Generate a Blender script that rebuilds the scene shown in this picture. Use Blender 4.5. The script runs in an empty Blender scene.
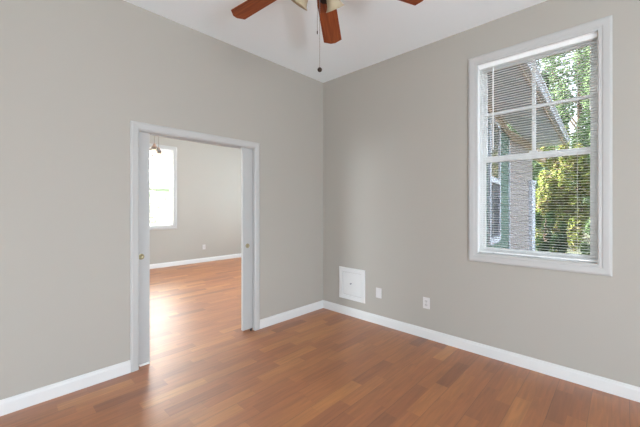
import bpy, bmesh, math, random
from mathutils import Vector, Matrix
random.seed(7)
PI = math.pi
S = bpy.context.scene
C = S.collection

# ------------------------------------------------------------------ camera
CAMX, CAMY, CAMZ, YAW, FPX = 2.9524, -3.1618, 1.3624, math.radians(43.61), 318.35
cd = bpy.data.cameras.new('camera')
cam = bpy.data.objects.new('camera', cd); C.objects.link(cam)
cam.location = (CAMX, CAMY, CAMZ)
cam.rotation_euler = (PI/2, 0, YAW)
cd.sensor_width = 36.0
cd.lens = 36.0*FPX/640
cd.shift_y = -(213.5-207.14)/640
cd.clip_start = 0.02
S.camera = cam

# ------------------------------------------------------------------ world, sun, exposure
w = bpy.data.worlds.new('sky'); S.world = w; w.use_nodes = True
nt = w.node_tree; nt.nodes.clear()
sky = nt.nodes.new('ShaderNodeTexSky')
sky.sky_type = 'NISHITA'; sky.sun_disc = False
sky.sun_elevation = math.radians(38); sky.sun_rotation = math.radians(262); sky.altitude = 50; sky.dust_density = 5.0; sky.air_density = 1.0
bgd = nt.nodes.new('ShaderNodeBackground'); bgd.inputs['Strength'].default_value = 3.8
wo = nt.nodes.new('ShaderNodeOutputWorld')
hs = nt.nodes.new('ShaderNodeHueSaturation'); hs.inputs['Saturation'].default_value = .5
nt.links.new(sky.outputs[0], hs.inputs['Color']); nt.links.new(hs.outputs[0], bgd.inputs['Color']); nt.links.new(bgd.outputs[0], wo.inputs['Surface'])

sl = bpy.data.lights.new('sun', 'SUN'); sl.energy = 48.0; sl.angle = math.radians(1.0); sl.color = (1, .95, .86)
so = bpy.data.objects.new('sun', sl); C.objects.link(so)
so.rotation_euler = Vector((-0.78, -0.11, 0.616)).to_track_quat('Z', 'Y').to_euler()   # sun stands behind the house, to the left

def area(name, loc, direction, sx, sy, power, col=(1, 1, 1)):
    l = bpy.data.lights.new(name, 'AREA'); l.shape = 'RECTANGLE'; l.size = sx; l.size_y = sy; l.energy = power; l.color = col
    o = bpy.data.objects.new(name, l); C.objects.link(o); o.location = loc
    o.rotation_euler = Vector(direction).to_track_quat('-Z', 'Z').to_euler()
    return o
DL = (.885, .985, 1.12)
# added fill lamps outside unseen windows, standing in for daylight in both rooms
area('fill_lamp_behind', (4.05, -7.10, 1.05), (0, 1, 0.70), 2.3, 1.1, 475, DL)
area('fill_lamp_side', (6.90, -3.60, 1.25), (-1, 0, 0.70), 3.3, 1.1, 690, DL)
area('fill_lamp_next_room_north', (-2.4, 3.34, 1.75), (0, -1, 0.05), 1.9, 1.7, 880, DL)
area('fill_lamp_next_room_south', (-2.4, -6.74, 1.75), (0, 1, 0.05), 1.9, 1.7, 880, DL)

S.view_settings.view_transform = 'Standard'; S.view_settings.look = 'None'
S.view_settings.exposure = 0.22; S.view_settings.gamma = 1.0; S.view_settings.use_curve_mapping = False
S.cycles.use_denoising = True
S.cycles.max_bounces = 10; S.cycles.diffuse_bounces = 6; S.cycles.transparent_max_bounces = 24
S.cycles.sample_clamp_indirect = 6

# ------------------------------------------------------------------ materials
def mat(name, col, rough=.6, metal=0, spec=.5, noise=0.0, nscale=8.0, bump=0.0, bscale=200.0):
    m = bpy.data.materials.new(name); m.use_nodes = True
    n = m.node_tree; b = n.nodes['Principled BSDF']
    b.inputs['Base Color'].default_value = (*col, 1); b.inputs['Roughness'].default_value = rough
    b.inputs['Metallic'].default_value = metal; b.inputs['Specular IOR Level'].default_value = spec
    tc = n.nodes.new('ShaderNodeTexCoord')
    if noise:
        t = n.nodes.new('ShaderNodeTexNoise'); t.inputs['Scale'].default_value = nscale; t.inputs['Detail'].default_value = 4
        n.links.new(tc.outputs['Object'], t.inputs['Vector'])
        r = n.nodes.new('ShaderNodeMix'); r.data_type = 'RGBA'
        r.inputs['A'].default_value = (*[c*(1-noise) for c in col], 1); r.inputs['B'].default_value = (*[min(1, c*(1+noise)) for c in col], 1)
        n.links.new(t.outputs['Fac'], r.inputs['Factor']); n.links.new(r.outputs['Result'], b.inputs['Base Color'])
    if bump:
        t2 = n.nodes.new('ShaderNodeTexNoise'); t2.inputs['Scale'].default_value = bscale; t2.inputs['Detail'].default_value = 3
        n.links.new(tc.outputs['Object'], t2.inputs['Vector'])
        bp = n.nodes.new('ShaderNodeBump'); bp.inputs['Strength'].default_value = bump; bp.inputs['Distance'].default_value = .002
        n.links.new(t2.outputs['Fac'], bp.inputs['Height']); n.links.new(bp.outputs['Normal'], b.inputs['Normal'])
    return m

M = {}
M['wall'] = mat('wall_paint_greige', (.392, .366, .322), .75, noise=.012, nscale=1.5, bump=.15, bscale=260)
M['ceiling'] = mat('ceiling_paint', (.85, .90, .915), .9, bump=.12, bscale=180)
M['trim'] = mat('trim_paint', (.475, .468, .452), .42, noise=.01)
M['base'] = mat('baseboard_paint', (.68, .675, .66), .4, noise=.01)
M['door'] = mat('door_paint', (.445, .442, .430), .45, noise=.01)
M['vinyl'] = mat('window_vinyl', (.86, .86, .85), .4, noise=.01)
M['plate'] = mat('wall_plate_plastic', (.63, .61, .60), .35, noise=.01)
M['slot'] = mat('dark_slot', (.05, .05, .05), .6, noise=.1)
M['knobgrey'] = mat('grey_knob_metal', (.28, .28, .29), .45, .3, noise=.05)
M['brass'] = mat('aged_brass', (.36, .31, .19), .42, .8, noise=.15, nscale=60)
M['bronze'] = mat('dark_bronze', (.045, .028, .02), .4, .8, noise=.15, nscale=40)
M['chain'] = mat('chain_metal', (.30, .27, .24), .4, .6, noise=.05)
M['shade'] = mat('frosted_amber_glass', (.40, .33, .22), .45, noise=.18, nscale=22)
M['slat'] = mat('blind_slat', (.80, .80, .79), .5, noise=.01)
translucent = M['slat'].node_tree
tb = translucent.nodes.new('ShaderNodeBsdfTranslucent'); tb.inputs[0].default_value = (.85, .85, .83, 1)
tm = translucent.nodes.new('ShaderNodeMixShader'); tm.inputs[0].default_value = .35
translucent.links.new(translucent.nodes['Principled BSDF'].outputs[0], tm.inputs[1]); translucent.links.new(tb.outputs[0], tm.inputs[2])
translucent.links.new(tm.outputs[0], translucent.nodes['Material Output'].inputs['Surface'])
M['cord'] = mat('blind_cord', (.75, .73, .70), .8, noise=.02)
M['copper'] = mat('antique_copper', (.50, .34, .25), .5, .3, noise=.1)
M['track'] = mat('track_metal', (.25, .25, .25), .5, .6, noise=.05)
M['lightgrey'] = mat('corner_board_paint', (.66, .68, .76), .6, noise=.03)
M['soffit'] = mat('soffit_vinyl', (.68, .72, .86), .7, noise=.03)
M['fascia'] = mat('gutter_paint', (.56, .57, .66), .5, noise=.03)
M['frieze'] = mat('frieze_board_tan', (.50, .38, .29), .7, noise=.08)
M['roofing'] = mat('roof_shingle', (.12, .11, .10), .9, noise=.3, nscale=20)
M['bark'] = mat('bark', (.17, .12, .085), .9, noise=.35, nscale=9)
M['grass'] = mat('lawn_grass', (.085, .095, .06), .95, noise=.4, nscale=1.5)
M['brick_out'] = mat('outside_wall_paint', (.30, .38, .34), .8, noise=.05)
M['farwall_out'] = M['brick_out']

def siding(name, col):
    m = mat(name, col, .65, noise=.05, nscale=3)
    return m
M['green_siding'] = siding('green_lap_siding', (.125, .20, .16))
M['pink_siding'] = siding('pale_lap_siding', (.38, .325, .315))

def floor_mat():
    m = bpy.data.materials.new('laminate_floor'); m.use_nodes = True
    n = m.node_tree; L = n.links; b = n.nodes['Principled BSDF']
    def math_(op, a, bb=None, c=None):
        k = n.nodes.new('ShaderNodeMath'); k.operation = op
        for i, v in enumerate((a, bb, c)):
            if v is None: continue
            if isinstance(v, (int, float)): k.inputs[i].default_value = v
            else: L.new(v, k.inputs[i])
        return k.outputs[0]
    tc = n.nodes.new('ShaderNodeTexCoord'); sp = n.nodes.new('ShaderNodeSeparateXYZ'); L.new(tc.outputs['Object'], sp.inputs[0])
    X, Y = sp.outputs['X'], sp.outputs['Y']
    sw = 0.0985
    xi = math_('DIVIDE', math_('ADD', X, 10.02), sw); i = math_('FLOOR', xi)
    wn = n.nodes.new('ShaderNodeTexWhiteNoise'); wn.noise_dimensions = '1D'; L.new(i, wn.inputs['W'])
    yj = math_('DIVIDE', math_('ADD', math_('ADD', Y, 20.0), math_('MULTIPLY', wn.outputs['Value'], 3.1)), 0.46); j = math_('FLOOR', yj)
    cb = n.nodes.new('ShaderNodeCombineXYZ'); L.new(i, cb.inputs[0]); L.new(j, cb.inputs[1])
    w2 = n.nodes.new('ShaderNodeTexWhiteNoise'); w2.noise_dimensions = '2D'; L.new(cb.outputs[0], w2.inputs['Vector'])
    ramp = n.nodes.new('ShaderNodeValToRGB'); L.new(w2.outputs['Value'], ramp.inputs[0])
    e = ramp.color_ramp.elements
    e[0].position = 0; e[0].color = (.245, .070, .015, 1); e[1].position = 1; e[1].color = (.490, .190, .044, 1)
    for p_, c_ in ((.14, (.330, .100, .022)), (.5, (.370, .118, .026)), (.86, (.410, .142, .032))):
        k = e.new(p_); k.color = (*c_, 1)
    # grain, shifted per strip
    mp = n.nodes.new('ShaderNodeCombineXYZ')
    L.new(math_('MULTIPLY', X, 42.0), mp.inputs[0]); L.new(math_('ADD', math_('MULTIPLY', Y, 3.2), math_('MULTIPLY', w2.outputs['Value'], 50.0)), mp.inputs[1]); L.new(math_('MULTIPLY', w2.outputs['Value'], 30.0), mp.inputs[2])
    g = n.nodes.new('ShaderNodeTexNoise'); g.inputs['Scale'].default_value = 1.0; g.inputs['Detail'].default_value = 5; g.inputs['Distortion'].default_value = .6; L.new(mp.outputs[0], g.inputs['Vector'])
    gr = n.nodes.new('ShaderNodeMapRange'); gr.inputs['From Min'].default_value = .3; gr.inputs['From Max'].default_value = .7; gr.inputs['To Min'].default_value = .80; gr.inputs['To Max'].default_value = 1.15; L.new(g.outputs['Fac'], gr.inputs['Value'])
    # seams: every second strip edge is a board edge, strip butts are faint
    fb = math_('FRACT', math_('MULTIPLY', xi, .5)); seam = math_('LESS_THAN', fb, .014)
    f1 = math_('FRACT', xi); s1 = math_('LESS_THAN', f1, .02)
    f2 = math_('FRACT', yj); s2 = math_('LESS_THAN', f2, .006)
    dark = math_('SUBTRACT', 1.0, math_('ADD', math_('MULTIPLY', seam, .45), math_('MULTIPLY', math_('MAXIMUM', s1, s2), .10)))
    fac = math_('MULTIPLY', gr.outputs['Result'], dark)
    vm = n.nodes.new('ShaderNodeVectorMath'); vm.operation = 'SCALE'; L.new(ramp.outputs['Color'], vm.inputs[0]); L.new(fac, vm.inputs['Scale'])
    L.new(vm.outputs[0], b.inputs['Base Color'])
    b.inputs['Roughness'].default_value = .47; b.inputs['Specular IOR Level'].default_value = 1.0; b.inputs['IOR'].default_value = 1.58; b.inputs['Coat Weight'].default_value = .45; b.inputs['Coat Roughness'].default_value = .42
    # a shallow bevel between boards and a slow waviness
    n2 = n.nodes.new('ShaderNodeTexNoise'); n2.inputs['Scale'].default_value = 5; n2.inputs['Detail'].default_value = 1; L.new(tc.outputs['Object'], n2.inputs['Vector'])
    hgt = math_('SUBTRACT', math_('MULTIPLY', n2.outputs['Fac'], .25), math_('MULTIPLY', seam, .5))
    bp = n.nodes.new('ShaderNodeBump'); bp.inputs['Strength'].default_value = .3; bp.inputs['Distance'].default_value = .002
    L.new(hgt, bp.inputs['Height']); L.new(bp.outputs['Normal'], b.inputs['Normal'])
    return m
M['floor'] = floor_mat()

def blade_mat():
    m = bpy.data.materials.new('cherry_blade_wood'); m.use_nodes = True
    n = m.node_tree; L = n.links; b = n.nodes['Principled BSDF']
    tc = n.nodes.new('ShaderNodeTexCoord'); mp = n.nodes.new('ShaderNodeMapping'); mp.inputs['Scale'].default_value = (4, 60, 10)
    L.new(tc.outputs['Object'], mp.inputs['Vector'])
    g = n.nodes.new('ShaderNodeTexNoise'); g.inputs['Scale'].default_value = 1; g.inputs['Detail'].default_value = 5; g.inputs['Distortion'].default_value = .5
    L.new(mp.outputs[0], g.inputs['Vector'])
    r = n.nodes.new('ShaderNodeValToRGB'); L.new(g.outputs['Fac'], r.inputs[0])
    r.color_ramp.elements[0].position = .3; r.color_ramp.elements[0].color = (.15, .030, .008, 1)
    r.color_ramp.elements[1].position = .7; r.color_ramp.elements[1].color = (.29, .072, .018, 1)
    L.new(r.outputs[0], b.inputs['Base Color']); b.inputs['Roughness'].default_value = .5; b.inputs['Specular IOR Level'].default_value = .3
    return m
M['blade'] = blade_mat()

def glass_mat(name, tint, refl=1.0):
    m = bpy.data.materials.new(name); m.use_nodes = True
    n = m.node_tree; L = n.links; n.nodes.clear()
    o = n.nodes.new('ShaderNodeOutputMaterial'); t = n.nodes.new('ShaderNodeBsdfTransparent'); t.inputs[0].default_value = (*tint, 1)
    g = n.nodes.new('ShaderNodeBsdfGlossy'); g.inputs['Roughness'].default_value = .02
    f = n.nodes.new('ShaderNodeFresnel'); f.inputs['IOR'].default_value = 1.45
    k = n.nodes.new('ShaderNodeMath'); k.operation = 'MULTIPLY'; k.inputs[1].default_value = refl; L.new(f.outputs[0], k.inputs[0])
    x = n.nodes.new('ShaderNodeMixShader'); L.new(k.outputs[0], x.inputs[0]); L.new(t.outputs[0], x.inputs[1]); L.new(g.outputs[0], x.inputs[2]); L.new(x.outputs[0], o.inputs[0])
    return m
M['glass'] = glass_mat('window_glass', (.48, .49, .485), .3)
M['glass_clear'] = glass_mat('clear_window_glass', (.95, .96, .96))
M['shade_glass'] = glass_mat('clear_pendant_glass', (.93, .91, .88), .7)

def dark_glass():
    m = mat('house_window_glass', (.025, .03, .045), .06, spec=.8, noise=.1)
    return m
M['darkglass'] = dark_glass()
M['screen'] = mat('insect_screen_dark', (.045, .05, .075), .5, noise=.1)
M['reflective'] = mat('house_window_glass_upper', (.20, .19, .17), .08, spec=1.0, noise=.1)

def emit_mat(name, col, st):
    m = bpy.data.materials.new(name); m.use_nodes = True; b = m.node_tree.nodes['Principled BSDF']
    b.inputs['Base Color'].default_value = (*col, 1); b.inputs['Emission Color'].default_value = (*col, 1); b.inputs['Emission Strength'].default_value = st
    return m
M['bulb'] = emit_mat('lit_filament_bulb', (1.0, .72, .48), 5.0)
M['bulb_off'] = mat('unlit_bulb_glass', (.8, .78, .72), .3, noise=.02)

def leaf_mat(name, stops):
    m = bpy.data.materials.new(name); m.use_nodes = True
    n = m.node_tree; L = n.links; n.nodes.clear()
    o = n.nodes.new('ShaderNodeOutputMaterial'); g = n.nodes.new('ShaderNodeNewGeometry')
    r = n.nodes.new('ShaderNodeValToRGB'); L.new(g.outputs['Random Per Island'], r.inputs[0])
    e = r.color_ramp.elements
    e[0].position = 0; e[0].color = (*stops[0], 1); e[1].position = 1; e[1].color = (*stops[-1], 1)
    for k, s_ in enumerate(stops[1:-1]):
        q = e.new((k+1)/(len(stops)-1)); q.color = (*s_, 1)
    d = n.nodes.new('ShaderNodeBsdfDiffuse'); t = n.nodes.new('ShaderNodeBsdfTranslucent'); x = n.nodes.new('ShaderNodeMixShader'); x.inputs[0].default_value = .42
    L.new(r.outputs[0], d.inputs[0]); L.new(r.outputs[0], t.inputs[0]); L.new(d.outputs[0], x.inputs[1]); L.new(t.outputs[0], x.inputs[2]); L.new(x.outputs[0], o.inputs[0])
    return m
M['leaf_yellow'] = leaf_mat('yellow_green_leaves', [(.10, .14, .05), (.26, .33, .08), (.46, .50, .16), (.27, .19, .14), (.15, .21, .08), (.39, .44, .13), (.32, .23, .17)])
M['leaf_green'] = leaf_mat('mid_green_leaves', [(.12, .19, .10), (.20, .29, .15), (.30, .41, .22), (.16, .22, .16)])
M['leaf_dark'] = leaf_mat('dark_green_leaves', [(.02, .045, .018), (.035, .075, .03), (.06, .11, .04)])

# ------------------------------------------------------------------ mesh helpers
def box(bm, x0, x1, y0, y1, z0, z1, mt=None):
    vs = [bm.verts.new(c) for c in ((x0,y0,z0),(x1,y0,z0),(x1,y1,z0),(x0,y1,z0),(x0,y0,z1),(x1,y0,z1),(x1,y1,z1),(x0,y1,z1))]
    for f in ((0,3,2,1),(4,5,6,7),(0,1,5,4),(1,2,6,5),(2,3,7,6),(3,0,4,7)): bm.faces.new([vs[i] for i in f])
    if mt is not None: bmesh.ops.transform(bm, matrix=mt, verts=vs)
    return vs
def prism(bm, prof, a, b, axis='x', flip=False):
    """profile of (p,q) points extruded along axis from a to b; axis x -> (y,z), y -> (x,z), z -> (x,y)"""
    def P(p, q, t): return {'x': (t, p, q), 'y': (p, t, q), 'z': (p, q, t)}[axis]
    A = [bm.verts.new(P(p, q, a)) for p, q in prof]; B = [bm.verts.new(P(p, q, b)) for p, q in prof]
    n = len(prof)
    for i in range(n): bm.faces.new((A[i], A[(i+1) % n], B[(i+1) % n], B[i]))
    bm.faces.new(A[::-1]); bm.faces.new(B)
    return A+B
def lathe(bm, prof, seg=24, mt=None, close=False):
    rings = []; allv = []
    for r, z in prof:
        if r < 1e-6: v = bm.verts.new((0, 0, z)); rings.append([v]); allv.append(v)
        else:
            rg = [bm.verts.new((r*math.cos(2*PI*i/seg), r*math.sin(2*PI*i/seg), z)) for i in range(seg)]; rings.append(rg); allv += rg
    for a, b in zip(rings[:-1], rings[1:]):
        for i in range(seg):
            j = (i+1) % seg
            if len(a) == 1 and len(b) == 1: continue
            if len(a) == 1: bm.faces.new((a[0], b[j], b[i]))
            elif len(b) == 1: bm.faces.new((a[i], a[j], b[0]))
            else: bm.faces.new((a[i], a[j], b[j], b[i]))
    if close and len(rings[0]) > 1: bm.faces.new(rings[0][::-1])
    if close and len(rings[-1]) > 1: bm.faces.new(rings[-1])
    if mt is not None: bmesh.ops.transform(bm, matrix=mt, verts=allv)
    return allv
def tube(bm, pts, r, seg=8, r2=None):
    pts = [Vector(p) for p in pts]; prev = None; n = len(pts)
    for k, p in enumerate(pts):
        t = (pts[min(k+1, n-1)]-pts[max(k-1, 0)]).normalized()
        u = t.orthogonal().normalized() if prev is None else (prev_u - t*prev_u.dot(t)).normalized()
        v = t.cross(u); rr = r if r2 is None else r+(r2-r)*k/(n-1)
        ring = [bm.verts.new(p+u*rr*math.cos(2*PI*i/seg)+v*rr*math.sin(2*PI*i/seg)) for i in range(seg)]
        if prev is not None:
            for i in range(seg):
                j = (i+1) % seg; bm.faces.new((prev[i], prev[j], ring[j], ring[i]))
        else: bm.faces.new(ring[::-1])
        prev = ring; prev_u = u
    bm.faces.new(prev)
def nb(): return bmesh.new()
def obj(name, bm, m, parent=None, smooth=False, bevel=0, kind=None, label=None, cat=None, group=None, loc=None):
    bmesh.ops.recalc_face_normals(bm, faces=bm.faces[:])
    if loc is not None: bmesh.ops.translate(bm, vec=-Vector(loc), verts=bm.verts[:])
    me = bpy.data.meshes.new(name); bm.to_mesh(me); bm.free(); me.materials.append(m)
    o = bpy.data.objects.new(name, me); C.objects.link(o)
    if loc is not None: o.location = loc
    if parent is not None: o.parent = parent
    if smooth:
        for p in me.polygons: p.use_smooth = True
        try: me.set_sharp_from_angle(angle=math.radians(35))
        except Exception: pass
    if bevel:
        b = o.modifiers.new('bevel', 'BEVEL'); b.width = bevel; b.segments = 2; b.limit_method = 'ANGLE'; b.angle_limit = math.radians(40)
    if kind: o['kind'] = kind
    if label: o['label'] = label
    if cat: o['category'] = cat
    if group: o['group'] = group
    return o
def empty(name, loc, rz=0, label=None, cat=None, group=None, kind=None):
    o = bpy.data.objects.new(name, None); C.objects.link(o); o.location = loc; o.rotation_euler = (0, 0, rz); o.empty_display_size = .1
    if label: o['label'] = label
    if cat: o['category'] = cat
    if group: o['group'] = group
    if kind: o['kind'] = kind
    return o
def wall_boxes(bm, axis, t0, t1, a0, a1, z0, z1, holes):
    """wall slab with rectangular holes; axis = direction the wall runs along; t0..t1 = its thickness"""
    As = sorted({a0, a1, *[h[0] for h in holes], *[h[1] for h in holes]}); Zs = sorted({z0, z1, *[h[2] for h in holes], *[h[3] for h in holes]})
    for i in range(len(As)-1):
        # merge vertically where possible
        run = None
        for j in range(len(Zs)-1):
            ca, cz = (As[i]+As[i+1])/2, (Zs[j]+Zs[j+1])/2
            solid = not any(h[0] < ca < h[1] and h[2] < cz < h[3] for h in holes)
            if solid: run = [Zs[j], Zs[j+1]] if run is None else [run[0], Zs[j+1]]
            if (not solid or j == len(Zs)-2) and run:
                if axis == 'x': box(bm, As[i], As[i+1], t0, t1, run[0], run[1])
                else: box(bm, t0, t1, As[i], As[i+1], run[0], run[1])
                run = None

# ------------------------------------------------------------------ room shell
H = 3.05
RX, RY = 6.40, -6.60             # the room's other two walls
FX, FY0, FY1 = -4.60, -6.60, 3.20    # the next room
WT = .115
DY0, DY1, DZ = -2.276, -1.113, 2.014 # doorway between the casings
OW = (1.965, 2.820, .931, 2.689)     # window opening x0,x1,z0,z1
def shell():
    bm = nb(); box(bm, FX-.15, RX+.15, FY0-.15, FY1+.15, -.12, 0); obj('floor', bm, M['floor'], kind='structure')
    bm = nb(); box(bm, FX-.15, RX+.15, FY0-.15, .15, H, H+.15); box(bm, FX-.15, 0, .15, FY1+.15, H, H+.15)
    obj('ceiling', bm, M['ceiling'], kind='structure')
    # wall with the doorway: solid, but two skins with a pocket between them beside the doorway
    bm = nb()
    PY0, PY1 = -2.86, -.53
    box(bm, -WT, 0, RY-.0, PY0, 0, H); box(bm, -WT, 0, PY1, 0, 0, H)
    box(bm, -WT, 0, PY0, PY1, DZ+.05, H)
    for x0, x1 in ((-.030, 0), (-WT, -.082)):
        box(bm, x0, x1, PY0, DY0-.012, 0, DZ+.05); box(bm, x0, x1, DY1+.012, PY1, 0, DZ+.05); box(bm, x0, x1, DY0-.012, DY1+.012, DZ+.012, DZ+.05)
    obj('wall_left', bm, M['wall'], kind='structure')
    bm = nb(); box(bm, -WT, 0, 0, FY1, 0, H); obj('wall_left_extension', bm, M['wall'], kind='structure')
    bm = nb(); wall_boxes(bm, 'x', 0, .15, 0, RX, 0, H, [OW]); obj('wall_right', bm, M['wall'], kind='structure')
    bm = nb(); wall_boxes(bm, 'x', RY-.15, RY, 0, RX+.15, 0, H, [(2.85, 5.25, .10, 2.62)]); obj('wall_behind', bm, M['wall'], kind='structure')
    bm = nb(); wall_boxes(bm, 'y', RX, RX+.15, RY, .15, 0, H, [(-5.30, -1.90, .75, 2.65)]); obj('wall_side', bm, M['wall'], kind='structure')
    bm = nb(); wall_boxes(bm, 'y', FX-.15, FX, FY0-.15, FY1+.15, 0, H, [(-1.015, -.160, .931, 2.689)]); obj('wall_far', bm, M['wall'], kind='structure')
    bm = nb(); wall_boxes(bm, 'x', FY1, FY1+.15, FX, 0, 0, H, [(-3.35, -1.45, .93, 2.6)]); obj('wall_far_right', bm, M['wall'], kind='structure')
    bm = nb(); wall_boxes(bm, 'x', FY0-.15, FY0, FX, 0, 0, H, [(-3.35, -1.45, .93, 2.6)]); obj('wall_far_left', bm, M['wall'], kind='structure')
shell()

# baseboards: profile as (distance from wall, height)
BB = [(0, 0), (.016, 0), (.016, .074), (.0135, .082), (.010, .087), (.009, .094), (.005, .100), (0, .100)]
def baseboard(name, axis, base, sgn, a, b):
    bm = nb(); prism(bm, [(base+sgn*p, q) for p, q in BB], a, b, axis); obj(name, bm, M['base'], kind='structure', smooth=False)
CW, CT = .063, .017
baseboard('baseboard_left', 'y', 0, 1, RY+.016, DY0-CW)
baseboard('baseboard_left_corner', 'y', 0, 1, DY1+CW, 0)
baseboard('baseboard_right', 'x', 0, -1, .016, RX)
baseboard('baseboard_behind', 'x', RY, 1, 0, RX)
baseboard('baseboard_side', 'y', RX, -1, RY+.016, -.016)
baseboard('baseboard_far', 'y', FX, 1, FY0+.016, FY1-.016)
baseboard('baseboard_far_right', 'x', FY1, -1, FX, -WT)
baseboard('baseboard_far_left', 'x', FY0, 1, FX, -WT)
baseboard('baseboard_next_room_left', 'y', -WT, -1, FY0+.016, DY0-CW)
baseboard('baseboard_next_room_right', 'y', -WT, -1, DY1+CW, FY1-.016)

# ------------------------------------------------------------------ doorway trim
CP = [(0, 0), (0, .010), (.006, .012), (.010, .0145), (.040, .0165), (.050, .018), (.056, .015), (CW, .011), (CW, 0)]  # (from inner edge outward, thickness)
def casing(name, a0, a1, z0, z1, mapf, four=False, cw_prof=CP):
    """mitred casing around the rectangle a0..a1, z0..z1; mapf(a, z, t) -> xyz"""
    bm = nb(); n = len(cw_prof)
    def corner(a, z, sa, sz): return [bm.verts.new(mapf(a+sa*o, z+sz*o, t)) for o, t in cw_prof]
    if four: cs = [corner(a0, z0, -1, -1), corner(a0, z1, -1, 1), corner(a1, z1, 1, 1), corner(a1, z0, 1, -1)]; pairs = [(0, 1), (1, 2), (2, 3), (3, 0)]
    else: cs = [corner(a0, z0, -1, 0), corner(a0, z1, -1, 1), corner(a1, z1, 1, 1), corner(a1, z0, 1, 0)]; pairs = [(0, 1), (1, 2), (2, 3)]
    for p, q in pairs:
        for i in range(n):
            j = (i+1) % n; bm.faces.new((cs[p][i], cs[p][j], cs[q][j], cs[q][i]))
    if not four: bm.faces.new(cs[0]); bm.faces.new(cs[3])
    return bm
obj('trim_1', casing('c', DY0, DY1, 0, DZ, lambda a, z, t: (t, a, z)), M['trim'], kind='structure')
obj('trim_2', casing('c', DY0, DY1, 0, DZ, lambda a, z, t: (-WT-t, a, z)), M['trim'], kind='structure')
bm = nb()     # split jambs with the door slot between
for x0, x1 in ((-.030, .0), (-WT, -.082)):
    box(bm, x0, x1, DY0-.012, DY0+.003, 0, DZ-.006); box(bm, x0, x1, DY1-.003, DY1+.012, 0, DZ-.006); box(bm, x0, x1, DY0-.012, DY1+.012, DZ-.006, DZ+.012)
obj('trim_3', bm, M['trim'], kind='structure')
bm = nb(); box(bm, -.070, -.042, DY0+.0, DY1, DZ+.020, DZ+.048); obj('trim_4', bm, M['track'], kind='structure')

# ------------------------------------------------------------------ pocket doors
def pull_bm(y, z, x):
    bm = nb(); mt = Matrix.Translation((x, y, z)) @ Matrix.Rotation(PI/2, 4, 'Y')
    lathe(bm, [(0, .0004), (.013, .0006), (.015, .002), (.017, .0040), (.0215, .0044), (.0245, .003), (.0255, 0)], 28, mt)
    return bm
def pocket_door(name, ya, yb, lead, pully):
    root = None
    bm = nb(); box(bm, -.0725, -.0375, ya, yb, .018, DZ+.012)
    d = obj(name, bm, M['door'], kind='structure', bevel=.002)
    obj('finger_pull', pull_bm(pully, .938, -.0375), M['brass'], d, smooth=True, label='round brass finger pull')
    bm = nb(); mt = Matrix.Translation((-.0725, pully, .938)) @ Matrix.Rotation(-PI/2, 4, 'Y')
    lathe(bm, [(0, .0004), (.013, .0006), (.015, .002), (.017, .0040), (.0215, .0044), (.0245, .003), (.0255, 0)], 28, mt)
    obj('finger_pull', bm, M['brass'], d, smooth=True, label='round brass finger pull')
    return d
d1 = pocket_door('door_1', -2.80, -2.176, 1, -2.243)
d2 = pocket_door('door_2', -1.235, -.60, -1, -1.178)
bm = nb(); box(bm, -.080, -.032, -2.256, -2.176, 0, .016); obj('door_foot_block', bm, M['vinyl'], d1, bevel=.002)  # white strip under the leading end of the door
bm = nb(); box(bm, -.034, -.018, -1.150, -1.130, 0, .020); obj('door_foot_block', bm, M['slot'], d2, bevel=.002)  # dark block stands in for the shaded gap between door and jamb

# ------------------------------------------------------------------ windows (local X along the wall, Y outward, Z up)
WW, WH = 1.005, 1.908
def make_window(name, loc, rz, glass, muntins=True):
    r = empty(name, loc, rz, kind='structure')
    a0, a1, z0, z1 = .075, WW-.075, .075, WH-.075
    prof = [(-.006, 0), (-.006, .013), (0, .016), (.018, .015), (.024, .019), (.058, .021), (.070, .018), (.075, .012), (.075, 0)]
    obj('casing', casing('c', a0, a1, z0, z1, lambda a, z, t: (a, -t, z), True, prof), M['trim'], r)
    def ring(bm, x0, x1, za, zb, w_, y0, y1, wt=None, wb=None):
        wt = w_ if wt is None else wt; wb = w_ if wb is None else wb
        box(bm, x0, x0+w_, y0, y1, za, zb); box(bm, x1-w_, x1, y0, y1, za, zb)
        box(bm, x0+w_, x1-w_, y0, y1, zb-wt, zb); box(bm, x0+w_, x1-w_, y0, y1, za, za+wb)
    bm = nb(); ring(bm, a0, a1, z0, z1, .008, .001, .149); obj('jamb_liner', bm, M['vinyl'], r)
    bm = nb(); ring(bm, a0+.008, a1-.008, z0+.008, z1-.008, .016, .060, .140); obj('frame', bm, M['vinyl'], r, bevel=.0015)
    zm = 1.80-.856
    x0, x1 = a0+.024, a1-.024
    bm = nb(); ring(bm, x0, x1, zm-.020, z1-.024, .030, .104, .134, .030, .045); up = obj('upper_sash', bm, M['vinyl'], r, bevel=.0015)
    bm = nb(); ring(bm, x0, x1, z0+.024, zm+.032, .030, .070, .100, .055, .034); lo = obj('lower_sash', bm, M['vinyl'], r, bevel=.0015)
    bm = nb(); box(bm, x0+.028, x1-.028, .116, .121, zm+.02, z1-.052); obj('pane', bm, glass, up)
    bm = nb(); box(bm, x0+.028, x1-.028, .083, .088, z0+.056, zm-.021); obj('pane', bm, glass, lo)
    if muntins:
        xm = (x0+x1)/2; zq = (zm+.025+z1-.054)/2
        bm = nb(); box(bm, xm-.0125, xm+.0125, .106, .132, zm+.02, z1-.052); box(bm, x0+.028, x1-.028, .1065, .1315, zq-.0125, zq+.0125)
        obj('muntins', bm, M['vinyl'], up)
    bm = nb(); box(bm, (x0+x1)/2-.03, (x0+x1)/2+.03, .074, .096, zm+.033, zm+.047); obj('sash_lock', bm, M['vinyl'], lo, bevel=.003)
    return r
make_window('window_1', (1.890, 0, .856), 0, M['glass'])
make_window('window_2', (FX, -1.090, .856), PI/2, M['glass_clear'])

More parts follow.
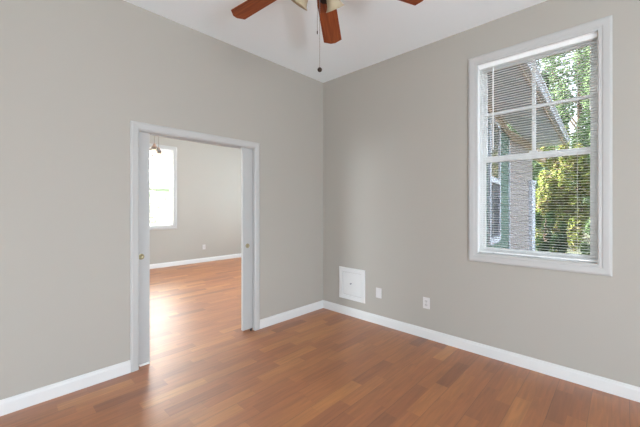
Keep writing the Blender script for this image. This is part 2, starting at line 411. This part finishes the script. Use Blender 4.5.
def make_blind(loc, rz, label, tilt, bottom=.0):
    r = empty('window_blind', loc, rz, label=label, cat='window blind')
    xa, xb = .088, WW-.088; yc = .034
    z1 = WH-.083
    bm = nb(); prism(bm, [(yc-.016, z1), (yc-.019, z1-.004), (yc-.019, z1-.034), (yc-.014, z1-.038), (yc+.014, z1-.038), (yc+.017, z1-.034), (yc+.017, z1)], xa-.002, xb+.002, 'x')
    obj('headrail', bm, M['vinyl'], r)
    zb = .083+.020
    top = z1-.052; n = int(round((top-zb-.012)/.0212)); pitch = (top-zb-.012)/n
    bm = nb(); ca, sa = math.cos(tilt), math.sin(tilt)
    for k in range(n+1):
        z = top-k*pitch
        prof = []
        for q in range(5):
            u = (q/4-.5)*.025; h = .0022*(1-(u/.0125)**2)
            prof.append((yc+u*ca-h*sa, z+u*sa+h*ca))
        lowp = [(p, q_-.0004) for p, q_ in prof[::-1]]
        prism(bm, prof+lowp, xa, xb, 'x')
    obj('slats', bm, M['slat'], r)
    bm = nb(); prism(bm, [(yc-.012, zb), (yc-.0135, zb-.004), (yc-.0115, zb-.013), (yc+.0115, zb-.013), (yc+.0135, zb-.004), (yc+.012, zb)], xa, xb, 'x'); obj('bottom_rail', bm, M['vinyl'], r)
    for x in (xa+.115, (xa+xb)/2, xb-.115):
        bm = nb()
        for yy in (yc-.0135, yc+.0135): tube(bm, [(x, yy, z1-.038), (x, yy, zb-.002)], .0006, 5)
        obj('ladder_cord', bm, M['cord'], r)
    bm = nb(); xw = .209
    tube(bm, [(xw, yc-.023, z1-.012), (xw, yc-.030, z1-.030), (xw, yc-.031, z1-.060)], .0022, 8); tube(bm, [(xw, yc-.031, z1-.060), (xw, yc-.031, z1-.80)], .0050, 8)
    obj('tilt_wand', bm, M['vinyl'], r, smooth=True)
    bm = nb(); xl = xb-.04
    tube(bm, [(xl, yc-.022, z1-.03), (xl, yc-.024, z1-.55)], .0009, 5); tube(bm, [(xl+.008, yc-.022, z1-.03), (xl+.003, yc-.024, z1-.55)], .0009, 5)
    lathe(bm, [(0, 0), (.004, -.004), (.006, -.03), (0, -.033)], 10, Matrix.Translation((xl+.0015, yc-.024, z1-.545)))
    obj('lift_cord', bm, M['cord'], r)
    bm = nb(); lathe(bm, [(0, -.0135), (.006, -.013), (.006, -.0165), (0, -.018)], 10, Matrix.Translation((xa+.115, yc-.004, zb))); obj('cord_button', bm, M['knobgrey'], r)
    return r
make_blind((1.890, 0, .856), 0, 'white horizontal mini blind with open slats in the large window on the right', math.radians(3))
make_blind((FX, -1.090, .856), PI/2, 'white mini blind in the small bright window seen through the doorway', math.radians(-9))

# plain windows added in unseen walls to let the fill lamps in
def added_window(name, axis, t, sgn, a0, a1, z0, z1):
    r = empty(name, (0, 0, 0), kind='structure')
    def B(bm, u0, u1, d0, d1, za, zb):
        lo, hi = sorted((t+sgn*d0, t+sgn*d1))
        if axis == 'x': box(bm, u0, u1, lo, hi, za, zb)
        else: box(bm, lo, hi, u0, u1, za, zb)
    bm = nb()
    B(bm, a0-.07, a0+.03, -.016, .0, z0-.07, z1+.07); B(bm, a1-.03, a1+.07, -.016, .0, z0-.07, z1+.07)
    B(bm, a0+.03, a1-.03, -.016, .0, z1-.03, z1+.07); B(bm, a0+.03, a1-.03, -.016, .0, z0-.07, z0+.03)
    obj('casing', bm, M['trim'], r)
    bm = nb()
    m = (a0+a1)/2
    B(bm, a0, a0+.04, .06, .10, z0, z1); B(bm, a1-.04, a1, .06, .10, z0, z1); B(bm, m-.02, m+.02, .06, .10, z0+.04, z1-.04)
    B(bm, a0+.04, a1-.04, .06, .10, z1-.04, z1); B(bm, a0+.04, a1-.04, .06, .10, z0, z0+.04)
    obj('frame', bm, M['vinyl'], r)
    bm = nb(); B(bm, a0+.04, m-.02, .078, .083, z0+.04, z1-.04); B(bm, m+.02, a1-.04, .078, .083, z0+.04, z1-.04); obj('panes', bm, M['glass'], r)
    return r
added_window('added_window_3', 'x', RY, -1, 2.85, 5.25, .10, 2.62)
added_window('added_window_4', 'y', RX, 1, -5.30, -1.90, .75, 2.65)
added_window('added_window_5', 'x', FY1, 1, -3.35, -1.45, .93, 2.6)
added_window('added_window_6', 'x', FY0, -1, -3.35, -1.45, .93, 2.6)

# ------------------------------------------------------------------ access panel, wall plates
def access_panel():
    x0, x1, z0, z1 = .293, .696, .199, .598
    r = empty('access_panel', ((x0+x1)/2, 0, z0), label='small square white framed access panel low on the wall by the corner', cat='access panel')
    inv = Matrix.Translation(-r.location)
    pr = [(0, 0), (0, .008), (.006, .012), (.046, .016), (.054, .013), (.056, 0)]
    def L(bm): bmesh.ops.transform(bm, matrix=inv, verts=bm.verts[:]); return bm
    obj('frame', L(casing('c', x0+.056, x1-.056, z0+.056, z1-.056, lambda a, z, t: (a, -t-.0003, z), True, pr)), M['base'], r)
    bm = nb(); box(bm, x0+.060, x1-.060, -.006, -.0003, z0+.060, z1-.060); d = obj('panel_door', L(bm), M['base'], r, bevel=.002)
    bm = nb(); lathe(bm, [(.007, 0), (.005, .004), (.005, .010), (.010, .014), (.011, .019), (.007, .023), (0, .024)], 18, Matrix.Translation((.488, -.006, .405)) @ Matrix.Rotation(PI/2, 4, 'X'))
    obj('knob', L(bm), M['knobgrey'], d, smooth=True, label='small grey knob')
access_panel()
def wall_plate(name, cx, cz, label, cat, duplex, axis='x', t=0):
    if axis == 'x': r = empty(name, (cx, t, cz), 0, label=label, cat=cat)
    else: r = empty(name, (t, cx, cz), PI/2, label=label, cat=cat)
    bm = nb(); w_, h_ = .0365, .0580
    prof = [(-w_, -h_), (w_, -h_), (w_, h_), (-w_, h_)]
    A = [bm.verts.new((p, -.0003, q)) for p, q in prof]; B = [bm.verts.new((p*.99, -.0035, q*.99)) for p, q in prof]; D = [bm.verts.new((p*.92, -.0065, q*.95)) for p, q in prof]
    for P, Q in ((A, B), (B, D)):
        for i in range(4): bm.faces.new((P[i], P[(i+1) % 4], Q[(i+1) % 4], Q[i]))
    bm.faces.new(D); bm.faces.new(A[::-1])
    obj('cover_plate', bm, M['plate'], r)
    if duplex:
        for s in (1, -1):
            bm = nb(); zc = s*.0195
            pts = [(.0165*math.cos(a)*1.0, zc+max(-.0125, min(.0125, .0165*math.sin(a)))) for a in [2*PI*k/28 for k in range(28)]]
            prism(bm, pts, -.0085, -.0066, 'y') ; f = obj('receptacle', bm, M['plate2'], r)
            bm = nb(); box(bm, -.0075, -.0052, -.0090, -.0086, zc-.001, zc+.008); box(bm, .0052, .0075, -.0090, -.0086, zc-.001, zc+.007)
            lathe(bm, [(0, .0003), (.0026, .0003), (.0026, 0)], 12, Matrix.Translation((0, -.0087, zc-.0075)) @ Matrix.Rotation(PI/2, 4, 'X'))
            obj('slots', bm, M['slot'], f)
        bm = nb(); lathe(bm, [(0, .002), (.003, .0015), (.0035, 0)], 12, Matrix.Translation((0, -.0066, 0)) @ Matrix.Rotation(PI/2, 4, 'X')); obj('screw', bm, M['knobgrey'], r)
    else:
        for s in (1, -1):
            bm = nb(); lathe(bm, [(0, .0012), (.0025, .001), (.003, 0)], 12, Matrix.Translation((0, -.0066, s*.042)) @ Matrix.Rotation(PI/2, 4, 'X')); obj('screw', bm, M['plate'], r)
    return r
M['plate2'] = mat('receptacle_plastic', (.54, .52, .50), .4, noise=.01)
wall_plate('blank_wall_plate', .888, .361, 'blank white wall plate just right of the square access panel', 'wall plate', False)
wall_plate('power_outlet', 1.470, .365, 'white duplex power outlet on the wall left of the large window', 'outlet', True)
wall_plate('power_outlet', .582, .371, 'small white outlet on the far wall seen through the doorway', 'outlet', True, 'y', FX)

# ------------------------------------------------------------------ ceiling fan
def fan():
    hx, hy, zb = 1.664, -1.803, 2.782
    R_, W_, PIT, B_, TAP, DR, OFF = .668, .141, -.102, .031, .873, .187, .0035
    r = empty('ceiling_fan', (hx, hy, H), label='ceiling fan with cherry brown blades and amber glass light shades', cat='ceiling fan')
    Z = lambda z: z-H
    bm = nb(); lathe(bm, [(0, 0), (.068, 0), (.070, -.012), (.060, -.035), (.035, -.055), (.016, -.062)], 28, Matrix.Translation((0, 0, -.0005))); obj('ceiling_canopy', bm, M['bronze'], r, smooth=True)
    bm = nb(); lathe(bm, [(.012, Z(H-.05)), (.012, Z(2.925))], 16, close=True); obj('downrod', bm, M['bronze'], r, smooth=True)
    bm = nb(); lathe(bm, [(0, Z(2.930)), (.035, Z(2.928)), (.060, Z(2.915)), (.105, Z(2.900)), (.125, Z(2.875)), (.128, Z(2.835)), (.118, Z(2.805)), (.090, Z(2.790)), (.060, Z(2.765)), (0, Z(2.765))], 36); obj('motor_housing', bm, M['bronze'], r, smooth=True)
    bm = nb(); lathe(bm, [(0, Z(2.765)), (.052, Z(2.764)), (.058, Z(2.740)), (.058, Z(2.700)), (.070, Z(2.690)), (.072, Z(2.672)), (.050, Z(2.655)), (.022, Z(2.640)), (.012, Z(2.622)), (0, Z(2.618))], 30); obj('switch_housing', bm, M['bronze'], r, smooth=True)
    th0 = 2.174
    def blade_mesh():
        bm = nb(); rr = [.19, .21, .26, .35, .45, .55, R_-B_]
        out = []
        def hw(q): return W_/2*(TAP+(1-TAP)*(q-.25)/(R_-.25))
        left = [(q, hw(q)*(.80 if q < .2 else .95 if q < .22 else 1)) for q in rr]; right = [(q, -y) for q, y in left]
        outline = left+[(R_-B_*.12, .018), (R_-B_*.12, -.018)]+right[::-1]
        for s in (1, -1): out.append([bm.verts.new((x, y+OFF, s*.0028)) for x, y in outline])
        n = len(outline); bm.faces.new(out[0]); bm.faces.new(out[1][::-1])
        for i in range(n): bm.faces.new((out[0][i], out[1][i], out[1][(i+1) % n], out[0][(i+1) % n]))
        return bm
    def iron_mesh():
        bm = nb()
        pts = [(.095, .016), (.15, .013), (.185, .022), (.215, .040), (.245, .042), (.262, .030), (.270, .0)]
        out = pts+[(x, -y) for x, y in pts[:-1][::-1]]
        top = [bm.verts.new((x, y, -.0030)) for x, y in out]; bot = [bm.verts.new((x, y, -.0085)) for x, y in out]
        n = len(out); bm.faces.new(top); bm.faces.new(bot[::-1])
        for i in range(n): bm.faces.new((top[i], bot[i], bot[(i+1) % n], top[(i+1) % n]))
        for x, y in ((.225, .024), (.225, -.024), (.252, 0)): lathe(bm, [(0, -.0115), (.005, -.0108), (.006, -.0085)], 10, Matrix.Translation((x, y, 0)))
        return bm
    for k in range(5):
        b = obj('blade', blade_mesh(), M['blade'], r, bevel=.0012)
        a = th0+k*2*PI/5
        o = Vector((math.cos(a)*math.cos(DR), math.sin(a)*math.cos(DR), -math.sin(DR)))
        s = Vector((-math.sin(a)*math.cos(PIT), math.cos(a)*math.cos(PIT), math.sin(PIT))); s = (s-o*s.dot(o)).normalized(); n_ = o.cross(s)
        m4 = Matrix((( o.x, s.x, n_.x, 0), (o.y, s.y, n_.y, 0), (o.z, s.z, n_.z, zb-H), (0, 0, 0, 1)))
        b.matrix_local = m4
        obj('blade_iron', iron_mesh(), M['bronze'], b, label='dark bronze blade bracket')
    # four bell shades tilted outwards
    base = YAW
    for k in range(4):
        az = base+math.radians(56)+k*PI/2
        d = Vector((math.cos(az), math.sin(az), 0))
        ax = (d*math.sin(math.radians(38))+Vector((0, 0, -1))*math.cos(math.radians(38))).normalized()
        neck = Vector((0, 0, Z(2.683)))+d*.104+Vector((0, 0, .010))
        q = ax.to_track_quat('Z', 'Y').to_matrix().to_4x4()
        bm = nb(); tube(bm, [Vector((0, 0, Z(2.69)))+d*.055, Vector((0, 0, Z(2.712)))+d*.075, neck-ax*.004], .008, 10)
        lathe(bm, [(0, -.012), (.016, -.010), (.024, .0), (.026, .016)], 20, Matrix.Translation(neck) @ q)
        arm = obj('lamp_arm', bm, M['bronze'], r, smooth=True)
        bm = nb(); inn = [(.024, .004), (.029, .012), (.036, .028), (.040, .050), (.045, .072), (.054, .090), (.064, .101)]
        prof = inn+[(x-.003, z-.0005) for x, z in inn[::-1]]
        lathe(bm, prof+[prof[0]], 30, Matrix.Translation(neck) @ q)
        sh = obj('lamp_shade', bm, M['shade'], arm, smooth=True, label='amber frosted bell glass shade')
        bm = nb(); lathe(bm, [(0, .010), (.012, .014), (.014, .030), (.024, .050), (.027, .065), (.020, .080), (0, .086)], 18, Matrix.Translation(neck) @ q)
        obj('bulb', bm, M['bulb_off'], arm, smooth=True)
    # pull chains: position given by lateral offset along the camera's right hand
    rt = Vector((math.cos(base), math.sin(base), 0)); fw = Vector((-math.sin(base), math.cos(base), 0))
    for lat, zt, zend, fob in ((-.020, 2.66, 2.385, 0), (-.006, 2.64, 2.175, 1)):
        p = rt*lat-fw*.02
        ch = nb(); z = zt
        tube(ch, [p+Vector((0, 0, Z(zt))), p+Vector((0, 0, Z(zend)))], .0011, 6)
        while z > zend:
            z -= .009; bmesh.ops.create_icosphere(ch, subdivisions=1, radius=.0019, matrix=Matrix.Translation(p+Vector((0, 0, Z(z)))))
        c = obj('pull_chain', ch, M['chain'], r)
        bm = nb()
        if fob: bmesh.ops.create_uvsphere(bm, u_segments=20, v_segments=14, radius=.0135, matrix=Matrix.Translation(p+Vector((0, 0, Z(2.162))))); lathe(bm, [(.002, .014), (.005, .012), (.006, .010)], 12, Matrix.Translation(p+Vector((0, 0, Z(2.162)))))
        else: lathe(bm, [(0, .012), (.0025, .010), (.003, 0), (.0025, -.008), (0, -.010)], 12, Matrix.Translation(p+Vector((0, 0, Z(2.378)))))
        obj('chain_fob', bm, M['bronze'], c, smooth=True, label='dark round chain fob' if fob else None)
fan()

# ------------------------------------------------------------------ pendants in the next room
def pendant(x, y, zc, rr, label):
    r = empty('pendant_light', (x, y, H), label=label, cat='pendant light', group=None)
    Z = lambda z: z-H
    bm = nb(); lathe(bm, [(0, -.0005), (.055, -.0005), (.055, -.018), (.015, -.030), (0, -.032)], 20); obj('ceiling_canopy', bm, M['copper'], r, smooth=True)
    bm = nb(); tube(bm, [(0, 0, -.028), (0, 0, Z(zc)+.02)], .0045, 8); obj('hanging_rod', bm, M['chain'], r, smooth=True)
    bm = nb(); lathe(bm, [(.006, .045), (.014, .035), (.020, .020), (.024, .004), (.036, -.004), (.038, -.022), (.022, -.030), (.018, -.050), (0, -.052)], 20, Matrix.Translation((0, 0, Z(zc)))); obj('socket_cap', bm, M['copper'], r, smooth=True)
    bm = nb(); pr = [(.036, -.010), (.050, -.024), (.085, -.060), (.110, -.095), (.120, -.118)]
    lathe(bm, pr+[(a-.003, b) for a, b in pr[::-1]], 28, Matrix.Translation((0, 0, Z(zc)))); obj('glass_shade', bm, M['shade_glass'], r, smooth=True)
    bm = nb(); lathe(bm, [(0, -.048), (.012, -.055), (.022, -.075), (.030, -.100), (.026, -.122), (.012, -.134), (0, -.136)], 18, Matrix.Translation((0, 0, Z(zc)))); obj('bulb', bm, M['bulb'], r, smooth=True)
pendant(-2.30, -1.362, 2.306, 1, 'copper pendant lamp with lit bulb, left one seen through the doorway')
pendant(-2.52, -1.222, 2.292, 1, 'copper pendant lamp with clear cone shade, right one seen through the doorway')

# ------------------------------------------------------------------ outdoors
GZ = -.55
bm = nb(); box(bm, -40, 40, -30, 60, GZ-.1, GZ); obj('lawn', bm, M['grass'], kind='structure')

def lap_wall(bm, p0, p1, z0, z1, th=.12, pitch=.115, holes=()):
    """lap siding wall: sawtooth profile swept from p0 to p1 (xy); outward normal is to the right of p0->p1"""
    p0, p1 = Vector((*p0, 0)), Vector((*p1, 0)); d = (p1-p0); Ln = d.length; d.normalize(); n = Vector((d.y, -d.x, 0))
    prof = [(-th, z0)]
    z = z0
    while z < z1-1e-4:
        zz = min(z+pitch, z1); prof += [(.014, z), (.002, zz)]; z = zz
    prof.append((-th, z1))
    A = [bm.verts.new(p0+n*o+Vector((0, 0, q))) for o, q in prof]; B = [bm.verts.new(p1+n*o+Vector((0, 0, q))) for o, q in prof]
    for i in range(len(prof)):
        j = (i+1) % len(prof); bm.faces.new((A[i], B[i], B[j], A[j]))
    bm.faces.new(A); bm.faces.new(B[::-1])
    return p0, d, n
def obox(bm, p0, d, n, a0, a1, o0, o1, z0, z1):
    vs = [bm.verts.new(p0+d*a+n*o+Vector((0, 0, z))) for a, o, z in ((a0,o0,z0),(a1,o0,z0),(a1,o1,z0),(a0,o1,z0),(a0,o0,z1),(a1,o0,z1),(a1,o1,z1),(a0,o1,z1))]
    for f in ((0,3,2,1),(4,5,6,7),(0,1,5,4),(1,2,6,5),(2,3,7,6),(3,0,4,7)): bm.faces.new([vs[i] for i in f])

def neighbour_wing():
    r = empty('house_wing', (.95, 5.5, GZ), label='green sided house wing with deep eave outside the large window', cat='house')
    off = -Vector(r.location)
    def T(bm): bmesh.ops.translate(bm, vec=off, verts=bm.verts[:]); return bm
    PA0, PA1 = (1.43, 1.00), (.955, 5.49)        # green wall
    PB0, PB1 = (.955, 5.49), (.985, 8.02)        # pale wall beyond the corner board
    ZS = 3.21
    bm = nb(); g0, gd, gn = lap_wall(bm, PA0, PA1, GZ, ZS, pitch=.14); obj('green_wall', T(bm), M['green_siding'], r, label='green lap siding')
    bm = nb(); p0, pd, pn = lap_wall(bm, PB0, PB1, GZ, ZS, pitch=.14); obj('pale_wall', T(bm), M['pink_siding'], r, label='pale pinkish lap siding')
    LA = (Vector(PA1)-Vector(PA0)).length; LB = (Vector(PB1)-Vector(PB0)).length
    bm = nb(); obox(bm, g0, gd, gn, LA-.05, LA+.04, -.02, .035, GZ, ZS-.005); obj('corner_board', T(bm), M['lightgrey'], r)
    bm = nb(); obox(bm, p0, pd, pn, LB-.42, LB, -.12, .09, GZ, 2.05)
    obox(bm, p0, pd, pn, LB-.46, LB+.04, -.14, .11, 2.05, 2.14); obox(bm, p0, pd, pn, LB-.46, LB+.04, -.14, .11, GZ, GZ+.2); obj('porch_post', T(bm), M['lightgrey'], r, label='white square porch post')
    # soffit, frieze, gutter
    E0, E1 = Vector((2.02, -.0+.35, 0)), Vector((1.70, 8.60, 0))
    W0, W1 = Vector((1.40, .35, 0)), Vector((.90, 8.60, 0))
    bm = nb()
    ns = 42
    for i in range(ns):          # grooved soffit panels
        a, b = i/ns, (i+.92)/ns
        q = [W0.lerp(W1, a), E0.lerp(E1, a), E0.lerp(E1, b), W0.lerp(W1, b)]
        q2 = [W0.lerp(W1, b), E0.lerp(E1, b), E0.lerp(E1, (i+1)/ns), W0.lerp(W1, (i+1)/ns)]
        for qq, dz in ((q, 0), (q2, .008)):
            lo = [bm.verts.new(v+Vector((0, 0, ZS+.01+dz))) for v in qq]; hi = [bm.verts.new(v+Vector((0, 0, ZS+.04))) for v in qq]
            bm.faces.new(lo[::-1]); bm.faces.new(hi)
            for k in range(4): bm.faces.new((lo[k], lo[(k+1) % 4], hi[(k+1) % 4], hi[k]))
    obj('soffit', T(bm), M['soffit'], r)
    ed = (E1-E0); EL = ed.length; ed.normalize(); en = Vector((ed.y, -ed.x, 0))
    bm = nb(); obox(bm, E0, ed, en, 0, EL, -.02, .012, ZS-.02, ZS+.17); obj('fascia_board', T(bm), M['frieze'], r)
    bm = nb()    # K-style gutter, open on top
    prof = [(.014, ZS+.03), (.075, ZS+.03), (.085, ZS+.05), (.10, ZS+.09), (.125, ZS+.12), (.125, ZS+.15), (.118, ZS+.15), (.118, ZS+.122), (.09, ZS+.09), (.076, ZS+.045), (.02, ZS+.04), (.014, ZS+.15)]
    A = [bm.verts.new(E0+en*o+Vector((0, 0, z))) for o, z in prof]; B = [bm.verts.new(E1+en*o+Vector((0, 0, z))) for o, z in prof]
    for i in range(len(prof)):
        j = (i+1) % len(prof); bm.faces.new((A[i], B[i], B[j], A[j]))
    bm.faces.new(A); bm.faces.new(B[::-1]); obj('gutter', T(bm), M['fascia'], r)
    bm = nb(); obox(bm, g0, gd, gn, 0, LA, .016, .045, ZS-.20, ZS); obox(bm, p0, pd, pn, 0, LB+1.5, .016, .045, ZS-.22, ZS); obj('frieze_board', T(bm), M['frieze'], r)
    bm = nb(); obox(bm, p0, pd, pn, LB-.1, LB+2.2, -.16, .0, ZS-.30, ZS-.01); obj('porch_beam', T(bm), M['frieze'], r)
    bm = nb()    # sloping roof over the eave
    a = [E0+en*.05+Vector((0, 0, ZS+.16)), E1+en*.05+Vector((0, 0, ZS+.16)), E1-en*4.5+Vector((0, 0, ZS+2.3)), E0-en*4.5+Vector((0, 0, ZS+2.3))]
    lo = [bm.verts.new(v) for v in a]; hi = [bm.verts.new(v+Vector((0, 0, .06))) for v in a]
    bm.faces.new(lo[::-1]); bm.faces.new(hi)
    for k in range(4): bm.faces.new((lo[k], lo[(k+1) % 4], hi[(k+1) % 4], hi[k]))
    obj('roof', T(bm), M['roofing'], r)
    # window in the green wall: far jamb at y about 3.93
    ae = (3.93-1.00)/(5.49-1.00)*LA; a0 = ae-.95
    bm = nb(); z0, zm, z1 = .80, 1.86, 3.0
    for q in ((a0-.1, a0, z0-.09, z1+.0), (ae, ae+.09, z0-.09, z1), (a0, ae, z0-.12, z0), (a0, ae, zm-.05, zm+.05), (a0, ae, z1-.08, z1)): obox(bm, g0, gd, gn, q[0], q[1], -.02, .05, q[2], q[3])
    wf = obj('window_frame', T(bm), M['lightgrey'], r)
    bm = nb(); obox(bm, g0, gd, gn, a0, ae, .0, .022, z0, zm-.05); obj('lower_pane', T(bm), M['screen'], wf, label='dark screened lower pane')
    bm = nb(); obox(bm, g0, gd, gn, a0, ae, .0, .028, zm+.05, z1-.08); obj('upper_pane', T(bm), M['reflective'], wf, label='reflecting upper pane')
neighbour_wing()

def leaf_cloud(bm, cx, cy, cz, rx, ry, rz, n, size, rng):
    clumps = []
    for _ in range(max(8, n//260)):
        while True:
            p = Vector((rng.uniform(-1, 1), rng.uniform(-1, 1), rng.uniform(-1, 1)))
            if .25 < p.length < 1: break
        clumps.append((p, rng.uniform(.14, .30)))
    for _ in range(n):
        c, s = rng.choice(clumps)
        q = Vector((rng.gauss(0, 1), rng.gauss(0, 1), rng.gauss(0, 1))).normalized()*s*rng.uniform(.6, 1.05)
        p = Vector((cx+(c.x+q.x)*rx, cy+(c.y+q.y)*ry, cz+(c.z+q.z)*rz))
        if p.z < GZ+.05: p.z = GZ+.05+rng.random()*.3
        sz = size*rng.uniform(.6, 1.3)
        u = Vector((rng.gauss(0, 1), rng.gauss(0, 1), rng.gauss(0, .5))).normalized(); nn = (q.normalized()+Vector((rng.gauss(0, .6), rng.gauss(0, .6), .6+rng.gauss(0, .6)))).normalized()
        u = (u-nn*u.dot(nn)).normalized(); v = nn.cross(u)
        vs = [bm.verts.new(p-u*sz), bm.verts.new(p+v*sz*.45-u*.1*sz), bm.verts.new(p+u*sz), bm.verts.new(p-v*sz*.45-u*.1*sz)]
        bm.faces.new(vs)
def tree(name, x, y, h, r_, trunk_h, n, size, m, label, cat='tree', group=None, seed=1):
    rng = random.Random(seed)
    root = empty(name, (x, y, GZ), label=label, cat=cat, group=group)
    cz = GZ+trunk_h+(h-trunk_h)/2; rz = (h-trunk_h)/2
    bm = nb(); leaf_cloud(bm, x, y, cz, r_, r_, rz, n, size, rng); bmesh.ops.translate(bm, vec=(-x, -y, -GZ), verts=bm.verts[:])
    me = bpy.data.meshes.new('foliage'); bm.to_mesh(me); bm.free(); me.materials.append(m)
    o = bpy.data.objects.new('foliage', me); C.objects.link(o); o.parent = root
    bm = nb(); tr = .03+.010*h
    tube(bm, [(0, 0, -.05), (.05, .03, h*.25), (-.04, .06, h*.5), (.03, 0, h*.8)], tr, 9, tr*.25)
    for k in range(9):
        a = rng.uniform(0, 2*PI); z = h*rng.uniform(.15, .6)
        d = Vector((math.cos(a), math.sin(a), 0)); e = r_*rng.uniform(.5, .8)
        tube(bm, [Vector((0, .03, z)), d*e*.5+Vector((0, 0, z+h*.08)), d*e+Vector((0, 0, z+h*.2))], tr*.35, 6, tr*.08)
    obj('trunk', bm, M['bark'], root)
    return root
# beyond the large window
tree('broadleaf_tree', 1.25, 11.4, 4.7, .80, .1, 13000, .085, M['leaf_yellow'], 'yellow-green leafy tree filling the lower right of the large window', seed=3)
tree('broadleaf_tree', 3.30, 11.5, 4.9, .78, .2, 8000, .085, M['leaf_yellow'], 'yellow-green tree at the right edge of the large window', seed=4)
tree('shrub', 1.10, 9.45, 1.9, .50, .0, 4500, .05, M['leaf_dark'], 'low dark green shrub beside the white porch post', cat='shrub', seed=5)
tree('shrub', 2.45, 9.5, 1.9, .50, .0, 5000, .05, M['leaf_green'], 'low mid green shrub at the foot of the yellow-green trees', cat='shrub', seed=6)
tree('tall_tree', -1.0, 15.5, 11.5, 1.35, .2, 12000, .12, M['leaf_green'], 'tall green tree behind, above the gutter in the large window', seed=7)
tree('tall_tree', 2.6, 15.6, 12.0, 1.35, .2, 12000, .12, M['leaf_green'], 'tall pale green tree behind at the top right of the large window', seed=8)
tree('dark_tree', -2.2, 20.9, 13.0, 1.9, .2, 8000, .15, M['leaf_dark'], 'dark tree far back behind the house wing', seed=9)
tree('dark_tree', 2.9, 20.9, 13.5, 1.9, .1, 8000, .15, M['leaf_dark'], 'dark tree far back behind the tall pale green tree', seed=12)
tree('background_tree', .5, 28.2, 19.0, 3.0, .1, 13000, .22, M['leaf_green'], 'broad green tree farthest back between the two dark trees', seed=13)
# beyond the far window
tree('garden_tree', -12.5, 2.3, 2.9, 1.6, .2, 9000, .10, M['leaf_dark'], 'green garden tree outside the small window beyond the doorway', seed=10)
tree('garden_tree', -17.6, 4.4, 3.6, 1.9, .3, 8000, .11, M['leaf_dark'], 'taller green tree farther back outside the small window beyond the doorway', seed=11)
